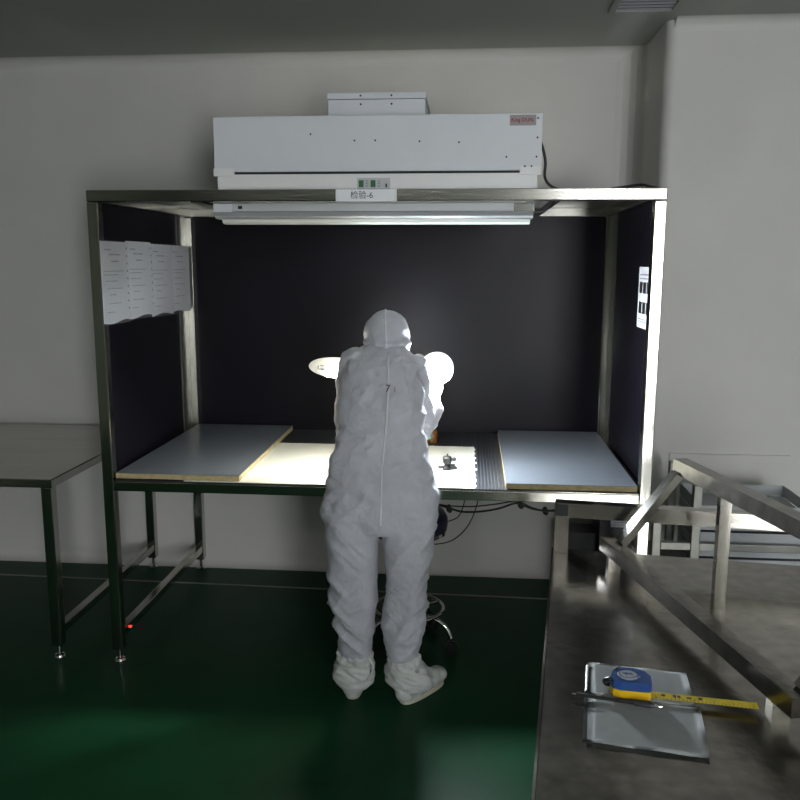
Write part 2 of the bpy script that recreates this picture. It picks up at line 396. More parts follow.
bm = B(); box(bm, -.434, -.415, FY - .0035, FY - .001, 1.991, 2.017); box(bm, -.388, -.369, FY - .0035, FY - .001, 1.991, 2.017)
Fo(bm, 'green_display', 'greenlcd', cp)
bm = B()
for i in range(2):
    for j in range(3): box(bm, -.408 + i * .047, -.397 + i * .047, FY - .0028, FY - .001, 1.993 + j * .009, 1.998 + j * .009)
Fo(bm, 'buttons', 'greyd', cp)
Fo(bx(-.330, -.324, FY - .0045, FY - .001, 1.990, 2.004), 'power_switch', 'blackpl', cp)
# label card on the rail
lc = empty('label_card', (-.398, Y0, 1.957)); tag(lc, 'white number card in a clear holder on the top front rail', 'label')
obj('card', bx(-.117, .117, -.0035, -.0005, -.023, .021), 'paper', lc)
text('lettering', '检验-6', .031, 'inkb', face_y(-.017, -.0042, -.002), lc)
obj('sleeve_end', bx(.110, .119, -.006, -.0035, -.024, .022), 'film', lc)
# ------------------------------------------------------------------ fluorescent batten
fx = empty('fluorescent_batten', (-.395, 3.33, 1.935)); tag(fx, 'long unlit fluorescent batten hanging under the top front rail', 'light fitting')
bm = B(); prof = [(-.055, 0), (-.055, -.03), (-.04, -.045), (.04, -.045), (.055, -.03), (.055, 0)]
def prism(bm, prof, x0, x1):
    A = [bm.verts.new((x0, y, z)) for y, z in prof]; D = [bm.verts.new((x1, y, z)) for y, z in prof]
    for i in range(len(prof)): j = (i + 1) % len(prof); bm.faces.new((A[i], A[j], D[j], D[i]))
    bm.faces.new(A); bm.faces.new(D[::-1]); bmesh.ops.recalc_face_normals(bm, faces=bm.faces)
prism(bm, [(-.05, 0), (-.05, -.032), (.05, -.032), (.05, 0)], -.63, .64); obj('fitting_body', bm, 'greyp', fx, bevel=.002)
bm = B(); prism(bm, [(-.058, -.034), (-.062, -.05), (-.05, -.06), (.05, -.06), (.062, -.05), (.058, -.034)], -.625, .635); obj('reflector', bm, 'greyd', fx, bevel=.001)
bm = B(); prism(bm, [(-.045, -.062), (-.040, -.074), (-.02, -.080), (.02, -.080), (.040, -.074), (.045, -.062)], -.60, .625); obj('acrylic_cover', bm, 'lens', fx, smooth=False)
for a in (-.632, .56): obj('end_cap', bx(a, a + .075, -.053, .053, -.034, -.001), 'paint' if a < 0 else 'chrome', fx, bevel=.001)
obj('switch', bx(-.532, -.515, -.0525, -.05, -.022, -.010), 'slot', fx)

# ------------------------------------------------------------------ cables
def cord(name, pts, r, lab, cat='cable', group=None):
    bm = B(); tube(bm, curve(pts, 8), r, 8); o = obj(name, bm, 'cordm', smooth=True); tag(o, lab, cat, group); return o
cord('power_cord', [(.258, 3.38, 2.19), (.275, 3.38, 2.16), (.290, 3.38, 2.10), (.290, 3.38, 2.04), (.315, 3.38, 2.005), (.37, 3.38, 1.988), (.48, 3.42, 1.988), (.60, 3.45, 2.005), (.675, 3.45, 2.015), (.700, 3.40, 2.005), (.712, 3.30, 1.988)], .0058,
     'black power cord from the filter unit running right along the bench top')
cord('lamp_cord', [(.238, 3.33, 1.915), (.265, 3.32, 1.905), (.30, 3.31, 1.915), (.325, 3.33, 1.932)], .005, 'short black cord looping from the end of the fluorescent batten')
cord('mains_cable', [(-.33, 3.93, .60), (-.25, 3.9, .555), (-.143, 3.9, .526), (-.089, 3.9, .512), (-.02, 3.9, .494), (.07, 3.9, .497), (.16, 3.9, .515), (.245, 3.9, .545), (.29, 3.9, .530), (.34, 3.9, .515), (.42, 3.9, .512), (.52, 3.95, .52), (.64, 3.98, .47)], .0055,
     'thick black mains cable sagging under the bench worktop')
cord('signal_cable', [(-.20, 3.92, .555), (-.12, 3.92, .52), (0.02, 3.92, .515), (.14, 3.92, .53), (.25, 3.92, .548), (.32, 3.92, .520), (.40, 3.92, .502), (.50, 3.96, .50)], .0035,
     'thin black cable tied along the thick mains cable under the bench')
for q, (x, z) in enumerate(((-.085, .508), (.265, .538), (.385, .510))):
    bm = B(); sphere(bm, (0, 0, 0), .017, 14, (.8, .8, 1.2)); sphere(bm, (.006, 0, -.012), .012, 12)
    o = obj('cable_knot', bm, 'cordm', smooth=True, loc=(x, 3.905, z))
    tag(o, ['black knot of tape on the hanging cable nearest the person', 'black knot of tape at the peak of the hanging cable', 'black knot of tape on the hanging cable nearest the steel counter'][q], 'cable tie')
cord('thin_wire', [(.004, 3.86, .766), (-.002, 3.86, .60), (-.03, 3.86, .49), (-.085, 3.86, .455), (-.16, 3.86, .43)], .0028, 'thin black wire hanging from worktop, the one nearer the person')
cord('thin_wire', [(.066, 3.84, .766), (.062, 3.84, .60), (.021, 3.84, .46), (-.05, 3.84, .375), (-.13, 3.84, .345), (-.20, 3.84, .345)], .0028, 'thin black wire dropping lower in a wide loop below the worktop')

# ------------------------------------------------------------------ papers on the left panel
def marks(bm, w, h, rows, seed):
    rnd = random.Random(seed)
    for (z, a, b, t) in rows:
        x = a
        while x < b:
            l_ = rnd.uniform(.006, .022); box(bm, x, min(b, x + l_), -.0011, -.0006, z, z + t); x += l_ + rnd.uniform(.003, .008)
labs = ['printed sheet at the outer front end of the row on the left panel', 'printed sheet second from the front post on the left black panel', 'printed sheet third from the front post on the left black panel', 'printed sheet innermost in the row on the left panel, beside the rear post']
ys = [3.20, 3.40, 3.665, 3.925]; ws = [.20, .262, .262, .262]
for i in range(4):
    t = empty('printed_sheet', (X0 + T + .002 + .0035 * (3 - i if i < 3 else 0), ys[i] if i else 3.13 + .02, 1.785 + (.006 if i == 1 else 0)), PI / 2)
    t.location.x = X0 + T + .003 + .0022 * (3 - i)
    w_ = ws[i] + (.05 if i == 0 else .012)
    # local: x along +y world, -y local = +x world (into the bench)
    bm = B(); n = 8; hgt = .325
    top = []; bot = []; 
    for k in range(n + 1):
        x = w_ * k / n; bow = -.002 * math.sin(PI * k / n)
        top.append(bm.verts.new((x, bow, 0))); bot.append(bm.verts.new((x, bow * 1.5, -hgt - .006 * math.sin(k * .7 + i))))
    for k in range(n): bm.faces.new((top[k], bot[k], bot[k + 1], top[k + 1]))
    bmesh.ops.solidify(bm, geom=bm.faces[:], thickness=.0006)
    tag(t, labs[i], 'paper', 'printed sheets in plastic sleeves on the left panel')
    obj('sheet', bm, 'paper', t, smooth=False)
    bm = B()
    rows = [(-.035, .03, .09, .004), (-.055, .07, .17, .005), (-.082, .09, .16, .005), (-.12, .02, .2, .003), (-.135, .02, .15, .003), (-.16, .03, .14, .003), (-.19, .04, .19, .003), (-.215, .06, .12, .003), (-.25, .05, .17, .003), (-.285, .03, .10, .003)]
    marks(bm, w_, hgt, rows, i * 7 + 3); bmesh.ops.translate(bm, verts=bm.verts, vec=(0, -.0035, 0)); obj('printing', bm, 'ink', t)
    if i in (0, 1):
        bm = B()
        for k in range(9): box(bm, w_ - .012, w_ - .005, -.0045, -.004, -.03 - .031 * k, -.022 - .031 * k)
        obj('punched_holes', bm, 'inkb', t)
    bm = B(); box(bm, -.002, w_ + .002, -.0065, -.006, -hgt - .008, .002); obj('clear_sleeve', bm, 'film', t)
# sheet on the right panel
t = empty('posted_sheet', (X1 - T - .002, 3.34, 1.56), -PI / 2 + .0); tag(t, 'narrow sheet with two rows of small photos on the right panel', 'paper')
t.location = (X1 - .0125, 3.42, 1.565)
obj('sheet', bx(-.125, .125, -.001, 0, -.125, .125), 'paper', t)
bm = B()
for z in (.018, -.065):
    for k in range(3): box(bm, -.10 + k * .07, -.045 + k * .07, -.002, -.001, z, z + .045)
obj('photo', bm, 'inkb', t)
bm = B(); marks(bm, .25, .25, [(.09, -.1, .1, .006), (.075, -.1, .05, .004), (-.02, -.1, .1, .003), (-.09, -.1, .08, .003), (-.10, -.1, .1, .003)], 5); bmesh.ops.translate(bm, verts=bm.verts, vec=(0, -.0008, 0)); obj('printing', bm, 'ink', t)

# ------------------------------------------------------------------ work lamps
def ellipsoid_lamp(name, c, rot, dirv, lab, base, cap, rad=(.12, .07, .043), text_=False, thr=.26):
    t = empty(name, base); tag(t, lab, 'lamp', 'inspection lamps on the bench')
    bx0 = Vector(base); c = Vector(c) - bx0
    bm = B(); q = bmesh.ops.create_uvsphere(bm, u_segments=48, v_segments=32, radius=1)
    m = Matrix.Translation(c) @ rot.to_4x4() @ Matrix.Diagonal((*rad, 1)); bmesh.ops.transform(bm, matrix=m, verts=bm.verts)
    bm.normal_update(); d = Vector(dirv).normalized()
    dn = B(); dm = bpy.data.meshes.new('x'); bm.to_mesh(dm); dn.from_mesh(dm); bpy.data.meshes.remove(dm); dn.normal_update()
    bmesh.ops.delete(bm, geom=[f_ for f_ in bm.faces if f_.normal.dot(d) > thr], context='FACES')
    bmesh.ops.delete(dn, geom=[f_ for f_ in dn.faces if f_.normal.dot(d) <= thr], context='FACES')
    bmesh.ops.translate(dn, verts=dn.verts, vec=-d * .003)
    sh = obj('lamp_shell', bm, 'shell', t, smooth=True); obj('lit_diffuser', dn, 'glow_warm' if text_ else 'glow', t, smooth=True)
    if text_:
        bm = B(); 
        for dx, dz, a, b in ((-.050, .012, .022, .003), (-.062, -.004, .012, .003), (-.045, -.004, .026, .009), (-.070, .003, .004, .014)):
            p = Vector((dx, 0, dz)); yy = -rad[1] * math.sqrt(max(0, 1 - (dx / rad[0]) ** 2 - (dz / rad[2]) ** 2))
            bar(bm, (dx - a / 2, yy + .001, dz), (dx + a / 2, yy - .001 + .004, dz), .006, b)
        bmesh.ops.transform(bm, matrix=Matrix.Translation(c) @ rot.to_4x4(), verts=bm.verts); obj('printed_marks', bm, 'greyd', sh)
    bm = B(); lathe(bm, [(0, 0), (.065, 0), (.068, .006), (.06, .016), (.015, .022), (0, .022)], (0, 0, 0), 28); obj('lamp_base', bm, 'greyp', t)
    return t, c
ROT = Matrix.Rotation(math.radians(4), 3, 'Y')
tb = ZT + .0085
lampL, cL = ellipsoid_lamp('inspection_lamp', (-.558, 3.42, 1.262), ROT, (.86, -.42, -.30), 'white oval inspection lamp sticking out beside the left shoulder of the person', (-.48, 3.74, tb), None, text_=True)
RB = Matrix.Rotation(math.radians(20), 3, 'X')
lampR, cR = ellipsoid_lamp('inspection_lamp', (-.134, 3.45, 1.262), RB, (.10, -.90, -.42), 'glaring round inspection lamp beside the right shoulder of the person', (-.30, 3.80, tb), None, rad=(.072, .10, .060), thr=.36)
bm = B(); tube(bm, curve([(0, 0, .02), (0, .0, .2), (0.06, -.10, .38), (.05, -.24, .45), (-.03, -.29, .448)], 8), .008, 12); obj('gooseneck', bm, 'greyd', lampL, smooth=True)
bm = B(); tube(bm, curve([(0, 0, .02), (0, .0, .2), (-.02, -.02, .36), (.06, -.12, .47), (.13, -.26, .47)], 8), .008, 12); obj('gooseneck', bm, 'greyd', lampR, smooth=True)

# ------------------------------------------------------------------ small things on the bench
t = empty('machined_fitting', (-.085, 3.47, ZT + .0082), .3); tag(t, 'small dark machined metal fitting standing on the white sheet', 'metal part')
bm = B(); lathe(bm, [(0, 0), (.020, 0), (.021, .006), (.016, .014), (.013, .022), (.019, .030), (.021, .038), (.021, .052), (.016, .058), (0, .058)], (0, 0, 0), 24); obj('fitting_barrel', bm, 'metalpart', t, smooth=False)
bm = B(); box(bm, .0, .042, -.012, .012, .0, .012); box(bm, .008, .034, -.006, .006, .012, .024); obj('fitting_foot', bm, 'blackpl', t, bevel=.002)
bm = B(); tube(bm, [(-.040, 0, .012), (-.015, 0, .012)], .006, 12); obj('side_port', bm, 'metalpart', t, smooth=False)
bm = B(); tube(bm, [(.012, 0, .044), (.034, 0, .044), (.040, 0, .044)], [.006, .009, .005], 12); tube(bm, [(0, 0, .056), (0, 0, .070)], .0025, 8); obj('valve_stem', bm, 'blackpl', t)
t = empty('amber_bottle', (-.176, 4.02, ZT + .0052)); tag(t, 'small amber bottle with green label on the bench beyond the suited person', 'bottle')
bm = B(); lathe(bm, [(0, 0), (.028, 0), (.030, .004), (.030, .062), (.014, .078), (.013, .090), (0, .090)], (0, 0, 0), 28); obj('bottle_body', bm, 'amber', t, smooth=True)
bm = B(); lathe(bm, [(.0, .088), (.016, .088), (.016, .104), (0, .104)], (0, 0, 0), 24); obj('bottle_cap', bm, 'blackpl', t)
bm = B(); n = 14; a0, a1 = math.radians(175), math.radians(262)
va = [[bm.verts.new((.0306 * math.cos(a0 + (a1 - a0) * k / n), .0306 * math.sin(a0 + (a1 - a0) * k / n), z)) for k in range(n + 1)] for z in (.022, .05)]
for k in range(n): bm.faces.new((va[0][k], va[0][k + 1], va[1][k + 1], va[1][k]))
obj('bottle_label', bm, 'greenlab', t)

# ------------------------------------------------------------------ neighbouring bench on the left
nb = empty('side_bench', (-2.35, oy, 0)); tag(nb, 'plain stainless steel bench standing left beside the panelled inspection bench', 'workbench')
NX0, NX1 = -2.95, -1.735
def N(bm, name, m, **k):
    bmesh.ops.translate(bm, verts=bm.verts, vec=(2.35, -oy, 0)); return obj(name, bm, m, nb, **k)
for x in (NX0, NX1 - T):
    for y in (Y0 + .01, Y1 - T):
        p = N(bx(x, x + T, y, y + T, .06, .77), 'leg', 'steel', bevel=.004)
        bm = B(); lathe(bm, [(.0, 0), (.022, 0), (.024, .006), (.02, .014), (.009, .018), (.009, .06)], (x + T / 2 + 2.35, y + T / 2 - oy, 0), 20); obj('levelling_foot', bm, 'chrome', p)
    N(bx(x + .004, x + .041, Y0 + T + .01, Y1 - T, .105, .142), 'lower_rail', 'steel', bevel=.003)
N(bx(NX0 - .01, NX1 + .01, Y0, Y1, .77, .808), 'benchtop', 'steelh', bevel=.004)

# ------------------------------------------------------------------ black power unit under the bench, right
t = empty('black_power_unit', (.745, 4.08, 0)); tag(t, 'black power unit with a white label on the floor under the bench end', 'electrical unit')
obj('unit_case', bx(-.078, .085, -.09, .09, .0, .468), 'blackpl', t, bevel=.006)
obj('unit_ledge', bx(-.245, -.082, -.02, .13, .0, .35), 'blackpl', t, bevel=.006)
obj('unit_label', bx(-.026, .080, -.0925, -.09, .408, .448), 'paper', t)
bm = B(); box(bm, -.01, .06, -.0935, -.0925, .432, .436); box(bm, -.01, .04, -.0935, -.0925, .420, .423); obj('label_lines', bm, 'ink', t)

# ------------------------------------------------------------------ stool
t = empty('swivel_stool', (-.245, 3.42, 0)); tag(t, 'round dark stool on chrome castered base under the bench behind the legs', 'stool')
bm = B(); lathe(bm, [(0, .565), (.155, .565), (.166, .575), (.168, .61), (.155, .635), (.10, .645), (0, .647)], (0, 0, 0), 40); obj('seat', bm, 'cushion', t, smooth=True)
bm = B(); lathe(bm, [(0, .540), (.150, .540), (.164, .548), (.164, .564), (0, .564)], (0, 0, 0), 40); obj('seat_band', bm, 'chrome', t)
bm = B(); lathe(bm, [(0, .13), (.03, .13), (.03, .20), (.022, .21), (.022, .36), (.014, .365), (.014, .54), (0, .54)], (0, 0, 0), 24); obj('pole', bm, 'chrome', t)
bm = B(); ring(bm, .152, .008, (0, 0, .195))
for k in range(3):
    a = k * 2 * PI / 3 + .5; tube(bm, [(.02 * math.cos(a), .02 * math.sin(a), .195), (.15 * math.cos(a), .15 * math.sin(a), .195)], .006, 8)
obj('foot_ring', bm, 'chrome', t, smooth=True)
for k in range(5):
    a = -.18 + k * 2 * PI / 5; ca, sa = math.cos(a), math.sin(a)
    bm = B(); tube(bm, curve([(.02 * ca, .02 * sa, .165), (.10 * ca, .10 * sa, .160), (.165 * ca, .165 * sa, .125), (.195 * ca, .195 * sa, .065)], 6), .010, 10)
    l_ = obj('leg', bm, 'chrome', t, smooth=True)
    bm = B(); tube(bm, [(.195 * ca - .008 * sa, .195 * sa + .008 * ca, .028), (.195 * ca - .022 * sa, .195 * sa + .022 * ca, .028)], .027, 18)
    tube(bm, [(.195 * ca + .008 * sa, .195 * sa - .008 * ca, .028), (.195 * ca + .022 * sa, .195 * sa - .022 * ca, .028)], .027, 18)
    tube(bm, [(.195 * ca - .02 * sa, .195 * sa + .02 * ca, .034), (.195 * ca + .02 * sa, .195 * sa - .02 * ca, .034)], .012, 10)
    obj('caster', bm, 'blackpl', l_)

# ------------------------------------------------------------------ foreground steel counter
ANG = -math.atan2(.1237, .9923)
ct = empty('steel_counter', (.284, 2.546, 0), ANG); tag(ct, 'low-backed worn stainless counter with the clipboard, tape measure and pen', 'counter')
obj('counter_top', bx(0, 1.0, -1.75, 0, .775, .80), 'ctop', ct, bevel=.004)
obj('edge_lip', bx(-.0065, -.001, -1.75, -.004, .765, .8035), 'chrome', ct)
for x in (.03, .92):
    for y in (-1.70, -.06): obj('leg', bx(x, x + .04, y, y + .04, .02, .774), 'steel', ct, bevel=.003); obj('foot_pad', bx(x - .003, x + .043, y - .003, y + .043, 0, .02), 'blackpl', ct)
obj('undershelf', bx(.032, .958, -1.65, -.07, .20, .22), 'steel', ct)
# back guard: post and rail
for x in (0.0, .95): obj('guard_post', bx(x, x + .043, -.045, -.002, .801, .918), 'steel', ct, bevel=.003)
g = obj('guard_rail', bx(.0, .995, -.045, -.002, .9185, .964), 'steelh', ct, bevel=.003)
obj('tube_end', bx(-.0015, .0, -.041, -.006, .923, .960), 'slot', g)
obj('tube_end_front', bx(.003, .040, -.0465, -.045, .923, .960), 'slot', g)

# slanting rack on the counter
rk = empty('slanted_rack', (.432, 2.409, .80)); tag(rk, 'slanting square-tube steel rack standing on the counter', 'rack')
dr = Vector((.22993, -.97321, 0)); nr = Vector((.97321, .22993, 0)); UZ = Vector((0, 0, 1))
P = Vector((.0, .0, .065)); A_ = P - dr * .02; L_ = .95
rise = nr * .20 + UZ * .245
fn = (dr.cross(rise)).normalized()
bm = B(); bar(bm, A_, A_ + dr * L_, .042, .042, UZ); obj('lower_tube', bm, 'ctop', rk, bevel=.003)
bm = B(); bar(bm, A_ + rise + dr * .044, A_ + rise + dr * L_, .042, .042, UZ); obj('upper_tube', bm, 'ctop', rk, bevel=.003)
for s in (.065, L_ - .0215):
    bm = B(); bar(bm, A_ + dr * s + rise.normalized() * .026 , A_ + dr * s + rise - rise.normalized() * .026, .042, .022, fn.cross(rise).normalized() if False else fn)
    obj('side_tube', bm, 'steel', rk, bevel=.002)
for s in (.06, L_ - .07):
    bm = B(); q = A_ + dr * s; bar(bm, (q.x, q.y, 0), (q.x, q.y, .043), .036, .036, Vector((0, 1, 0))); obj('foot_block', bm, 'steel', rk, bevel=.002)
    s = max(s, .30); bm = B(); q = A_ + dr * s + rise; bar(bm, (q.x, q.y, 0), (q.x, q.y, q.z - .022), .030, .030, Vector((0, 1, 0))); obj('rear_leg', bm, 'steel', rk, bevel=.002)

# clipboard with paper, tape measure, pen
cb = empty('clipboard', (.372, 1.645, .80), math.radians(-9)); tag(cb, 'clipboard of pale papers lying on the steel counter', 'clipboard')
obj('backing_board', bx(-.112, .095, -.20, .095, .0, .004), 'blackpl', cb, bevel=.001)
def leaf(x0, x1, y0, y1, z, sk):
    bm = B(); n = 12
    g1 = [[bm.verts.new((x0 + (x1 - x0) * i / n + sk * j / n, y0 + (y1 - y0) * j / n, z + .004 * (i / n) ** 2 * math.sin(PI * j / n) + .0008 * math.sin(i * 1.1))) for i in range(n + 1)] for j in range(n + 1)]
    for j in range(n):
        for i in range(n): bm.faces.new((g1[j][i], g1[j][i + 1], g1[j + 1][i + 1], g1[j + 1][i]))
    bmesh.ops.solidify(bm, geom=bm.faces[:], thickness=.0012); return obj('notes_paper', bm, 'clipp', cb, smooth=True)
leaf(-.103, .108, -.035, .108, .0065, -.004); leaf(-.104, .118, -.215, -.030, .0058, 0)
bm = B(); tube(bm, [(-.108, .085, .009), (-.108, -.03, .009)], .003, 8); tube(bm, [(-.108, .085, .009), (-.100, .089, .007)], .003, 8); obj('wire_clip', bm, 'chrome', cb)
tp = empty('tape_measure', (.352, 1.640, .8085), math.radians(-7)); tag(tp, 'blue and yellow tape measure lying on the clipboard papers', 'tape measure')
bm = B()
outl = [(-.042, -.012), (-.036, -.026), (-.02, -.031), (.036, -.030), (.041, -.024), (.041, .008), (.030, .026), (.008, .036), (-.018, .034), (-.036, .018)]
def extr(bm, o_, z0, z1):
    A = [bm.verts.new((x, y, z0)) for x, y in o_]; D = [bm.verts.new((x, y, z1)) for x, y in o_]
    for i in range(len(o_)): j = (i + 1) % len(o_); bm.faces.new((A[i], A[j], D[j], D[i]))
    bm.faces.new(A[::-1]); bm.faces.new(D)
extr(bm, outl, 0, .017); obj('yellow_case', bm, 'yellow', tp, bevel=.002)
bm = B(); extr(bm, outl, .0172, .036); obj('blue_case', bm, 'blue', tp, bevel=.004)
bm = B(); lathe(bm, [(0, .036), (.022, .036), (.020, .0385), (0, .0385)], (-.006, .002, 0), 32); obj('round_badge', bm, 'silver', tp)
bm = B(); ring(bm, .0185, .0008, (-.006, .002, .0386), 32, 6); ring(bm, .0255, .0009, (-.006, .002, .0362), 32, 6); box(bm, -.016, .004, .002, .0045, .0386, .0392); box(bm, -.011, -.008, -.006, .008, .0386, .0392); obj('badge_marks', bm, 'blue', tp)
bm = B(); tube(bm, curve([(-.040, -.01, .030), (-.052, .0, .020), (-.050, .01, .008), (-.040, .015, .004)], 5), .005, 8); tube(bm, [(-.03, .02, .036), (-.02, .045, .030)], .003, 8); obj('belt_clip', bm, 'blackpl', tp, smooth=True)
bl = obj('tape_blade', bx(.041, .30, -.031, -.0300 + .016, .0045, .0055), 'tapey', tp)
bl.data.materials[0] = M['tapey']; bpy.data.objects.remove(bl)
bm = B(); box(bm, .0412, .25, -.028, -.004, .006, .0068); bl = obj('tape_blade', bm, 'tapey', tp)
bm = B(); rnd = random.Random(9)
for k in range(26):
    x = .05 + k * .0076; l_ = (.010 if k % 5 == 0 else .005); box(bm, x, x + .0012, -.028, -.028 + l_, .0068, .0071)
for x in (.062, .085, .094, .112, .135): box(bm, x, x + rnd.uniform(.006, .010), -.018, -.010 + rnd.uniform(-.002, .003), .0068, .0071)
obj('tape_markings', bm, 'inkb', bl)
pn = empty('ballpoint_pen', (.236, 1.612, .812), math.radians(-11.5)); tag(pn, 'dark ballpoint pen lying across the clipboard below the tape measure', 'pen')
bm = B(); tube(bm, [(0, 0, 0), (.06, 0, 0), (.118, 0, 0)], .0035, 12); obj('barrel', bm, 'blackpl', pn)
bm = B(); tube(bm, [(.1185, 0, 0), (.150, 0, 0), (.156, 0, 0)], [.0055, .0055, .0035], 12); obj('rubber_grip', bm, 'rubber', pn)
bm = B(); tube(bm, [(.1565, 0, 0), (.166, 0, 0), (.172, 0, 0)], [.003, .002, .0006], 10); obj('tip', bm, 'chrome', pn)
bm = B(); bar(bm, (.004, 0, .0055), (.040, 0, .0055), .003, .0015); tube(bm, [(-.008, 0, 0), (0, 0, 0)], .0022, 8); obj('pocket_clip', bm, 'chrome', pn)

# ------------------------------------------------------------------ trolley with trays behind the counter
tr = empty('steel_trolley', (1.08, 3.45, 0)); tag(tr, 'stainless trolley beside the wall, holding stacked grey trays', 'trolley')
def TR(bm, name, m='steel_dull', **k):
    bmesh.ops.translate(bm, verts=bm.verts, vec=(-1.08, -3.45, 0)); return obj(name, bm, m, tr, **k)
for x in (.752, 1.40):
    for y in (3.24, 3.64): TR(bx(x, x + .035, y, y + .035, .06, .70), 'post', bevel=.003)
for y in (3.24, 3.64): TR(bx(.905, .94, y, y + .035, .465, .83), 'upright', bevel=.003)
TR(bx(.788, 1.399, 3.245, 3.27, .665, .695), 'upper_rail', 'steel_dull', bevel=.002)
TR(bx(.788, 1.399, 3.247, 3.268, .560, .590), 'middle_rail', 'steel_dull', bevel=.002)
TR(bx(.755, 1.432, 3.276, 3.639, .44, .464), 'shelf', 'steel_dull', bevel=.002)
TR(bx(.755, 1.432, 3.276, 3.639, .15, .174), 'shelf', 'steel_dull', bevel=.002)
for x in (.77, 1.417):
    for y in (3.257, 3.657):
        bm = B(); tube(bm, [(x, y - .012, .03), (x, y + .012, .03)], .03, 16); tube(bm, [(x, y, .04), (x, y, .062)], .01, 8); TR(bm, 'caster', 'blackpl')
tl = ['lowest', 'second lowest', 'middle', 'second highest', 'topmost']
for k in range(5):
    bm = B(); z = .4645 + k * .056
    w0, w1, d0, d1 = .951, 1.395, 3.285, 3.628
    box(bm, w0 + .01, w1 - .01, d0 + .01, d1 - .01, z, z + .004)
    box(bm, w0, w1, d0, d0 + .004, z + .004, z + .05); box(bm, w0, w1, d1 - .004, d1, z + .004, z + .05)
    box(bm, w0, w0 + .004, d0 + .004, d1 - .004, z + .004, z + .05); box(bm, w1 - .004, w1, d0 + .004, d1 - .004, z + .004, z + .05)
    box(bm, w0 - .006, w1 + .006, d0 - .006, d0, z + .046, z + .0515)
    o = obj('plastic_tray', bm, 'tray'); tag(o, 'grey plastic tray on the steel trolley, %s of the stack' % tl[k], 'tray', 'trays stacked on the trolley')

# ================================================================== the person
def loft(bm, secs, n=28, p=2.3):
    rings = []
    for (cx, cy, cz, rx, ry) in secs:
        rg = []
        for k in range(n):
            a = 2 * PI * k / n; c, s = math.cos(a), math.sin(a)
            rg.append(bm.verts.new((cx + rx * math.copysign(abs(c) ** (2 / p), c), cy + ry * math.copysign(abs(s) ** (2 / p), s), cz)))
        rings.append(rg)
    for A, Bq in zip(rings, rings[1:]):
        for k in range(n): bm.faces.new((A[k], A[(k + 1) % n], Bq[(k + 1) % n], Bq[k]))
    bm.faces.new(rings[0]); bm.faces.new(rings[-1][::-1]); 
def limb(bm, pts, rs, seg=18):
    pts = curve(pts, 6) if len(pts) > 2 else [Vector(p) for p in pts]
    n = len(pts); m = len(rs) - 1
    rr_ = []
    for i in range(n):
        t = i / (n - 1) * m; k = min(int(t), m - 1); u = t - k; rr_.append(rs[k] * (1 - u) + rs[k + 1] * u)
    tube(bm, pts, rr_, seg)
    sphere(bm, pts[0], rs[0] * .995, seg); sphere(bm, pts[-1], rs[-1] * .995, seg)

pe = (-.33, 2.98, 0)
# joints
HEAD = Vector((-.333, 3.315, 1.408)); NECK = Vector((-.336, 3.26, 1.335))
SHL, SHR = Vector((-.456, 3.215, 1.305)), Vector((-.218, 3.22, 1.282))
ELL, WRL = Vector((-.480, 3.262, 1.01)), Vector((-.405, 3.475, .885))
ELR, WRR = Vector((-.188, 3.285, 1.035)), Vector((-.145, 3.405, 1.145))

def hand(bm, wrist, dirv, palm_n, side, curl, grow=0.):
    """wrist point, finger direction, palm normal, side +1 thumb towards the cross product"""
    d = Vector(dirv).normalized(); nrm = Vector(palm_n); nrm = (nrm - d * nrm.dot(d)).normalized(); s = d.cross(nrm).normalized() * side
    w_ = Vector(wrist); q = Matrix((s, d, nrm)).transposed()
    sphere(bm, w_ + d * .045, 1, 18, (.040 + grow, .050 + grow, .014 + grow), q)
    limb(bm, [w_ - d * .02, w_ + d * .02], [.024 + grow, .026 + grow], 14)
    for k, (off, ln, r) in enumerate(((.028, .072, .0088), (.0095, .080, .0090), (-.0095, .074, .0086), (-.027, .058, .0076))):
        p0 = w_ + d * .055 + s * off * .9; pts = [p0]; a = .12 + curl * .25; p = w_ + d * .088 + s * off - nrm * 0; pts.append(p)
        for j, fr in enumerate((.45, .32, .23)):
            a += curl * (.75, .65, .4)[j]
            p = p + (d * math.cos(a) + nrm * math.sin(a) + s * off * .8) * ln * fr; pts.append(p)
        for u, v_ in zip(pts, pts[1:]): limb(bm, [u, v_], [r + grow, r * .95 + grow], 10)
    p0 = w_ + d * .018 + s * .022; p1 = p0 + (s * .75 + d * .6 + nrm * .35).normalized() * .036; p2 = p1 + (s * .3 + d * .8 + nrm * .5).normalized() * .028; p3 = p2 + (d * .8 + nrm * .6 - s * .1).normalized() * .024
    for u, v_, r in ((p0, p1, .0125), (p1, p2, .0105), (p2, p3, .0095)): limb(bm, [u, v_], [r + grow, r * .92 + grow], 10)

HL = (WRL, (.50, .84, -.12), (.75, -.45, -.35), -1, .9)
HR = (WRR, (.06, .35, .9), (-.5, .75, -.3), 1, .75)
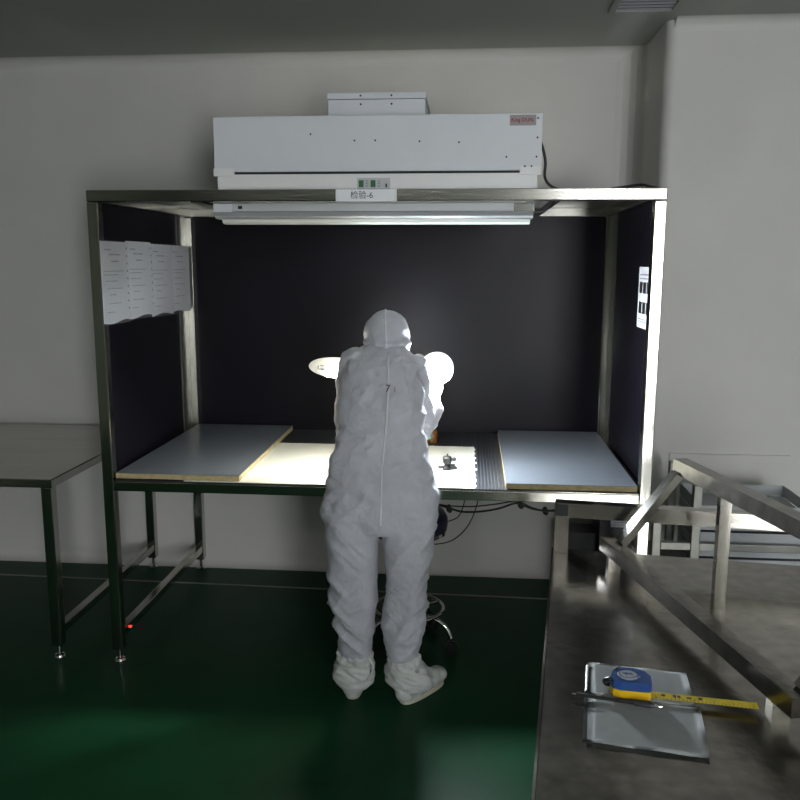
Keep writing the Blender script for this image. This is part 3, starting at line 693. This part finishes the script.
# body: one continuous surface
bm = B()
loft(bm, [(-.335, 3.03, .72, .145, .075), (-.337, 3.03, .80, .160, .085), (-.330, 3.045, .90, .148, .078), (-.334, 3.07, 1.0, .130, .074), (-.337, 3.10, 1.10, .125, .078), (-.338, 3.14, 1.20, .13, .085), (-.340, 3.20, 1.29, .125, .085), (-.338, 3.235, 1.335, .07, .06)])
limb(bm, [NECK - Vector((0, .02, .03)), HEAD - Vector((0, 0, .03))], [.055, .052])
limb(bm, [SHL, ELL], [.040, .036]); limb(bm, [ELL, WRL], [.038, .024])
limb(bm, [SHR, ELR], [.040, .036]); limb(bm, [ELR, WRR], [.038, .024])
limb(bm, [(-.425, 3.03, .76), (-.424, 3.01, .42)], [.080, .052]); limb(bm, [(-.424, 3.01, .42), (-.430, 3.0, .09)], [.052, .034])
limb(bm, [(-.238, 3.03, .76), (-.230, 3.0, .42)], [.080, .052]); limb(bm, [(-.230, 3.0, .42), (-.222, 2.99, .09)], [.052, .034])
limb(bm, [(-.434, 2.995, .05), (-.440, 3.16, .035)], [.034, .028]); limb(bm, [(-.218, 2.985, .05), (-.125, 3.12, .035)], [.034, .028])
HR3 = Matrix.Rotation(math.radians(-42), 3, 'X')   # head bowed towards the bench
sphere(bm, HEAD, 1, 28, (.076, .094, .108), HR3)
def hp(x, y, z): return HEAD + HR3 @ Vector((x, y, z))
sphere(bm, hp(0, .045, -.06), 1, 20, (.052, .052, .045), HR3)
limb(bm, [hp(0, .090, .012), hp(0, .108, -.022)], [.008, .013], 12)                      # nose
limb(bm, [hp(-.02, .093, -.052), hp(0, .099, -.050), hp(.02, .093, -.052)], [.005, .007, .005], 10)
limb(bm, [hp(-.018, .091, -.062), hp(0, .097, -.062), hp(.018, .091, -.062)], [.005, .0075, .005], 10)
for s in (-1, 1):
    sphere(bm, hp(s * .077, .0, -.01), 1, 14, (.008, .018, .030), HR3)
    limb(bm, [hp(s * .012, .090, .022), hp(s * .045, .080, .022)], [.007, .006], 10)     # brow
hand(bm, *HL); hand(bm, *HR)
bm = remesh(bm, .0042, 2)
for v_ in bm.verts: v_.co -= Vector(pe)
person = obj('person', bm, 'skin', smooth=True, loc=pe)
tag(person, 'person in a white hooded cleanroom coverall leaning over the bench, seen from behind', 'person')
def PO(bm, name, m, parent=None, smooth=True, **k):
    bmesh.ops.translate(bm, verts=bm.verts, vec=-Vector(pe)); return obj(name, bm, m, parent or person, smooth=smooth, **k)
for s in (-1, 1):
    bm = B(); sphere(bm, hp(s * .030, .080, .004), .0125, 16); e_ = PO(bm, 'eye', 'eye')
    bm = B(); sphere(bm, hp(s * .030, .0885, .001), .0055, 12); PO(bm, 'pupil', 'iris', e_)
# face mask
bm = B(); sphere(bm, hp(0, .058, -.048), 1, 24, (.060, .062, .050), HR3); PO(bm, 'face_mask', 'mask')
# gloves
for H_ in (HL, HR):
    bm = B(); hand(bm, *H_, grow=.0028); d = Vector(H_[1]).normalized(); limb(bm, [Vector(H_[0]) - d * .05, Vector(H_[0])], [.031, .029], 16)
    PO(remesh(bm, .0030, 1), 'glove', 'glove')

# coverall: lofted, fused, then creased
bm = B()
loft(bm, [(-.335, 3.03, .690, .190, .108), (-.336, 3.03, .712, .219, .115), (-.337, 3.03, .750, .229, .120), (-.332, 3.035, .79, .224, .118), (-.326, 3.04, .835, .216, .116), (-.330, 3.055, .912, .205, .112),
          (-.334, 3.08, .986, .186, .112), (-.337, 3.10, 1.062, .172, .112), (-.338, 3.14, 1.173, .168, .118), (-.341, 3.18, 1.262, .160, .110), (-.341, 3.205, 1.318, .150, .095), (-.340, 3.235, 1.352, .118, .082), (-.337, 3.265, 1.378, .080, .066)], 36, 2.35)
L_ = [(-.438, 3.02, .76, .108, .105), (-.438, 3.01, .70, .106, .104), (-.438, 3.005, .66, .103, .102), (-.433, 3.0, .569, .097, .098), (-.432, 2.985, .46, .094, .092), (-.431, 2.975, .405, .096, .094), (-.430, 2.975, .375, .088, .086), (-.424, 2.98, .311, .079, .078), (-.425, 2.98, .245, .068, .072), (-.425, 2.985, .190, .064, .066)]
R_ = [(-.222, 3.02, .76, .108, .105), (-.216, 3.01, .70, .105, .104), (-.217, 3.0, .66, .101, .102), (-.219, 2.99, .580, .089, .096), (-.223, 2.975, .463, .078, .088), (-.228, 2.97, .395, .084, .086), (-.236, 2.962, .335, .087, .084), (-.234, 2.96, .263, .073, .074), (-.234, 2.965, .195, .054, .062)]
loft(bm, L_[::-1] and L_, 30, 2.2); loft(bm, R_, 30, 2.2)
limb(bm, [SHL + Vector((.004, 0, 0)), SHL * .5 + ELL * .5 + Vector((-.004, 0, 0)), ELL], [.068, .062, .062], 22); limb(bm, [ELL, ELL * .5 + WRL * .5, WRL - (WRL - ELL) * .12], [.062, .048, .036], 20)
limb(bm, [SHR + Vector((-.004, 0, 0)), SHR * .5 + ELR * .5, ELR], [.066, .058, .052], 22); limb(bm, [ELR, ELR * .45 + WRR * .55 + Vector((.012, .0, 0)), WRR - (WRR - ELR) * .05], [.052, .052, .034], 20)
bm = remesh(bm, .0068, 3)
bm.normal_update()
def rid(n_): return 1 - abs(n_)
for v_ in bm.verts:
    p = v_.co; x, y, z = p
    leg = max(0, min(1, (.80 - z) / .2)); up = 1 - leg
    knee = math.exp(-((z - .36) / .11) ** 2); seat = math.exp(-((z - .72) / .10) ** 2)
    sgn = 1 if x < -.33 else -1
    # diagonal pull folds on the trousers
    a = noise.noise(Vector((x * 5 + sgn * 3, y * 4, z * 17 + sgn * x * 11)))
    b = noise.noise(Vector((x * 13 + 7, y * 9, z * 26 - sgn * x * 16)))
    c_ = noise.noise(Vector((x * 9 - 4, y * 6, z * 7 + 3)))
    e_ = noise.noise(Vector((x * 26, y * 20, z * 40)))
    fold = 1 - abs(noise.noise(Vector((x * 6 + sgn * 5 + z * 3, y * 5, z * 15 + sgn * x * 13 + 2)))) * 2.2
    fold2 = 1 - abs(noise.noise(Vector((x * 15 - 3, y * 9, z * 30 - sgn * x * 20)))) * 2.4
    dleg = .007 * a + .012 * max(0, fold) ** 1.5 + .0035 * max(0, fold2) ** 2 + .006 * c_ - .006
    inner = max(0, min(1, (abs(x + .329) - .02) / .05)) if z < .69 else 1
    dleg *= (.75 + 1.0 * knee + .3 * seat) * (.25 + .75 * inner)
    arm_ = max(0, min(1, (abs(x + .335) - .12) / .05)) * up
    f3 = 1 - abs(noise.noise(Vector((x * 6 + z * 7, y * 5, z * 8 - x * 8 + 4)))) * 2.3
    f4 = 1 - abs(noise.noise(Vector((x * 14 - z * 9, y * 8, z * 20 + x * 6)))) * 2.3
    dup = .006 * c_ + .0065 * max(0, f3) ** 2 + .004 * max(0, f4) ** 2 + .003 * (a + b) + arm_ * .008 * b - .003
    v_.co += v_.normal * (leg * dleg + up * dup + .0014 * e_)
for _ in range(3): bmesh.ops.smooth_vert(bm, verts=bm.verts, factor=.5)
tree = BVHTree.FromBMesh(bm)
cov_bm = bm
suit = PO(bm, 'coverall', 'suit')
def onback(x, z, off=.002):
    h = tree.ray_cast(Vector((x, 2.5, z)), Vector((0, 1, 0)))
    return (h[0] + Vector((0, -off, 0))) if h[0] else Vector((x, 3.05, z))
# centre back seam
bm = B(); pts = []
for k in range(61):
    z = 1.355 - k * (1.355 - .735) / 60
    xm = -.313 + .017 * math.sin(max(0, min(1, (1.36 - z) / .26)) * PI / 2) - .020 * max(0, min(1, (1.23 - z) / .3))
    pts.append(onback(xm, z, .0005))
sm = [pts[0]] + [(pts[i - 1] + pts[i] * 2 + pts[i + 1]) / 4 for i in range(1, len(pts) - 1)] + [pts[-1]]
tube(bm, sm, .0042, 8); PO(bm, 'back_seam', 'suitd', suit)
# shoulder yoke seams
for s in (-1, 1):
    bm = B(); pts = []
    for k in range(24):
        t = k / 23; x = -.335 + s * (.075 + .055 * math.sin(t * PI / 2)); z = 1.335 - t * .24
        pts.append(onback(x, z, .0002))
    tube(bm, pts, .0018, 6); PO(bm, 'sleeve_seam', 'suit', suit)
# handwritten mark on the back
q = onback(-.303, 1.232, .007)
to = text('back_mark', '7', .040, 'inkb', Matrix.Translation(q - Vector(pe)) @ Matrix.Rotation(math.radians(78), 4, 'X'), suit)
q = onback(-.276, 1.228, .007)
text('back_mark', '|', .026, 'inkb', Matrix.Translation(q - Vector(pe)) @ Matrix.Rotation(math.radians(78), 4, 'X'), suit)

# hood
bm = B()
sphere(bm, HEAD + Vector((0, -.012, .004)), 1, 32, (.096, .108, .100), Matrix.Rotation(math.radians(-30), 3, 'X')); sphere(bm, HEAD + Vector((.004, -.035, -.030)), 1, 28, (.101, .085, .060)); sphere(bm, HEAD + Vector((-.006, .01, .055)), 1, 24, (.062, .07, .052))
limb(bm, [HEAD + Vector((0, -.01, -.035)), NECK + Vector((0, .0, .015))], [.092, .078], 26)
# opening for the face
bm = remesh(bm, .0065, 4); bm.normal_update()
fd = HR3 @ Vector((0, 1, -.12)); fd.normalize()
bmesh.ops.delete(bm, geom=[f_ for f_ in bm.faces if (f_.calc_center_median() - HEAD).dot(fd) > .078], context='FACES')
for v_ in bm.verts:
    x, y, z = v_.co
    gath = math.exp(-((z - 1.372) / .018) ** 2) * (y < 3.33)
    fold = noise.noise(Vector((x * 16, y * 12, z * 26))) * .004 + (rid(noise.noise(Vector((x * 24, y * 10, z * 12)))) - .8) * .006
    v_.co += v_.normal * (fold - .004 * gath + .0025 * gath * math.sin(x * 150))
    if y < 3.27 and 1.355 < z < 1.402: v_.co += v_.normal * .006 * math.exp(-((z - 1.385) / .010) ** 2)
htree = BVHTree.FromBMesh(bm)
bmesh.ops.solidify(bm, geom=bm.faces[:], thickness=.0025)
hood = PO(bm, 'hood', 'suit')
bm = B(); pts = []
for k in range(26):
    a = math.radians(-12 + k * 4.0); dvec = Vector((.0, -math.cos(a), math.sin(a)))
    o_ = HEAD + Vector((-.004 + .014 * (1 - k / 25), -.01, 0)); h = htree.ray_cast(o_ + dvec * .4, -dvec)
    if h[0]: pts.append(h[0])
tube(bm, pts, .0040, 8); PO(bm, 'hood_seam', 'suitd', hood)

# boot covers with soles
def boot(path_heel, toe, gat, name_off):
    bm = B(); heel = Vector(path_heel); toe = Vector(toe); d = (toe - heel).normalized()
    for t, w_, h_ in ((-.008, .036, .034), (0, .041, .040), (.05, .043, .048), (.10, .044, .048), (.15, .046, .040), (.20, .042, .030)):
        p = heel + d * t; sphere(bm, (p.x, p.y, .030 + h_ * .35), 1, 20, (w_, w_, h_))
    loft(bm, gat, 28, 2.1)
    bm = remesh(bm, .006, 2); bm.normal_update()
    for v_ in bm.verts:
        x, y, z = v_.co
        if z < .014: v_.co.z = .014
        k = max(0, min(1, (z - .045) / .04))
        f1 = (rid(noise.noise(Vector((x * 12 + name_off, y * 12, z * 42 + x * 14)))) - .75) * .026 + noise.noise(Vector((x * 30, y * 30 + name_off, z * 50))) * .006
        v_.co += v_.normal * f1 * k
        if z > .16: v_.co += v_.normal * (.006 * math.sin(math.atan2(y - gat[-1][1], x - gat[-1][0]) * 13) * max(0, (z - .16) / .02) * .6)
    bmesh.ops.smooth_vert(bm, verts=bm.verts, factor=.3)
    b_ = PO(bm, 'boot_cover', 'cover')
    bm = B(); n = 26; lo = []; 
    side = Vector((d.y, -d.x, 0))
    def outline(u):  # u 0..1 around
        a = 2 * PI * u; ca, sa = math.cos(a), math.sin(a); l_ = .122 * math.copysign(abs(ca) ** .7, ca); w_ = .040 * (1 + .12 * ca) * math.copysign(abs(sa) ** .7, sa)
        return heel + d * (.10 + l_) + side * w_
    A = []; D = []
    for k in range(n):
        p = outline(k / n); A.append(bm.verts.new((p.x, p.y, .0005))); D.append(bm.verts.new((p.x, p.y, .020)))
    for k in range(n): j = (k + 1) % n; bm.faces.new((A[k], A[j], D[j], D[k]))
    bm.faces.new(A[::-1]); bm.faces.new(D); bmesh.ops.recalc_face_normals(bm, faces=bm.faces)
    PO(bm, 'boot_sole', 'sole', b_, smooth=False, bevel=.004)
    return b_
bL = boot((-.436, 2.985, 0), (-.446, 3.2, 0), [(-.429, 2.998, .045, .058, .056), (-.430, 2.998, .065, .076, .066), (-.432, 2.998, .10, .081, .070), (-.430, 2.995, .135, .079, .070), (-.427, 2.99, .155, .070, .066), (-.426, 2.985, .180, .067, .066), (-.426, 2.985, .20, .064, .064)], 0)
bR = boot((-.224, 2.965, 0), (-.105, 3.13, 0), [(-.205, 2.995, .045, .064, .058), (-.205, 2.995, .065, .088, .070), (-.212, 2.993, .095, .093, .076), (-.222, 2.988, .125, .088, .074), (-.228, 2.975, .150, .070, .064), (-.230, 2.968, .180, .060, .062), (-.232, 2.966, .20, .058, .060)], 5)
bm = B(); sphere(bm, (-.176, 2.925, .155), .009, 14, (1, .4, 1)); PO(bm, 'snap_button', 'greyd', bR)
bm = B(); pts = [(-.372, 2.955, .185), (-.352, 2.95, .16), (-.354, 2.945, .125), (-.372, 2.945, .10)]; tube(bm, curve(pts, 5), .006, 8); PO(bm, 'strap', 'cover', bL)

# separate pieces become parts of their own
def split(name, new=None):
    for o in [o for o in bpy.data.objects if o.name.split('.')[0] == name]:
        b_ = B(); b_.from_mesh(o.data); seen = set(); isl = []
        for f0 in b_.faces:
            if f0 in seen: continue
            st = [f0]; seen.add(f0); g = []
            while st:
                q_ = st.pop(); g.append(q_.index)
                for v_ in q_.verts:
                    for f2 in v_.link_faces:
                        if f2 not in seen: seen.add(f2); st.append(f2)
            isl.append(set(g))
        b_.free()
        if len(isl) < 2:
            if new: o.name = new
            continue
        for g in isl:
            b_ = B(); b_.from_mesh(o.data); b_.faces.ensure_lookup_table()
            bmesh.ops.delete(b_, geom=[f_ for f_ in b_.faces if f_.index not in g], context='FACES')
            obj(new or name, b_, o.data.materials[0], o.parent).location = o.location
        bpy.data.objects.remove(o)
for a, b in (('top_rail', None), ('top_side_rail', None), ('table_rail', None), ('table_crossbar', None), ('top_plate', None), ('photo', None), ('screws', 'screw'),
             ('green_display', None), ('buttons', 'button'), ('valve_stem', None)): split(a, b)

# ------------------------------------------------------------------ world and colour
w = bpy.data.worlds.new('room_air'); S.world = w; w.use_nodes = True
w.node_tree.nodes['Background'].inputs[0].default_value = (.8, .9, 1, 1); w.node_tree.nodes['Background'].inputs[1].default_value = .05
S.view_settings.view_transform = 'Standard'; S.view_settings.look = 'None'
S.view_settings.gamma = 1; S.view_settings.use_curve_mapping = False; S.view_settings.exposure = .36
S.cycles.use_denoising = True
S.cycles.max_bounces = 8
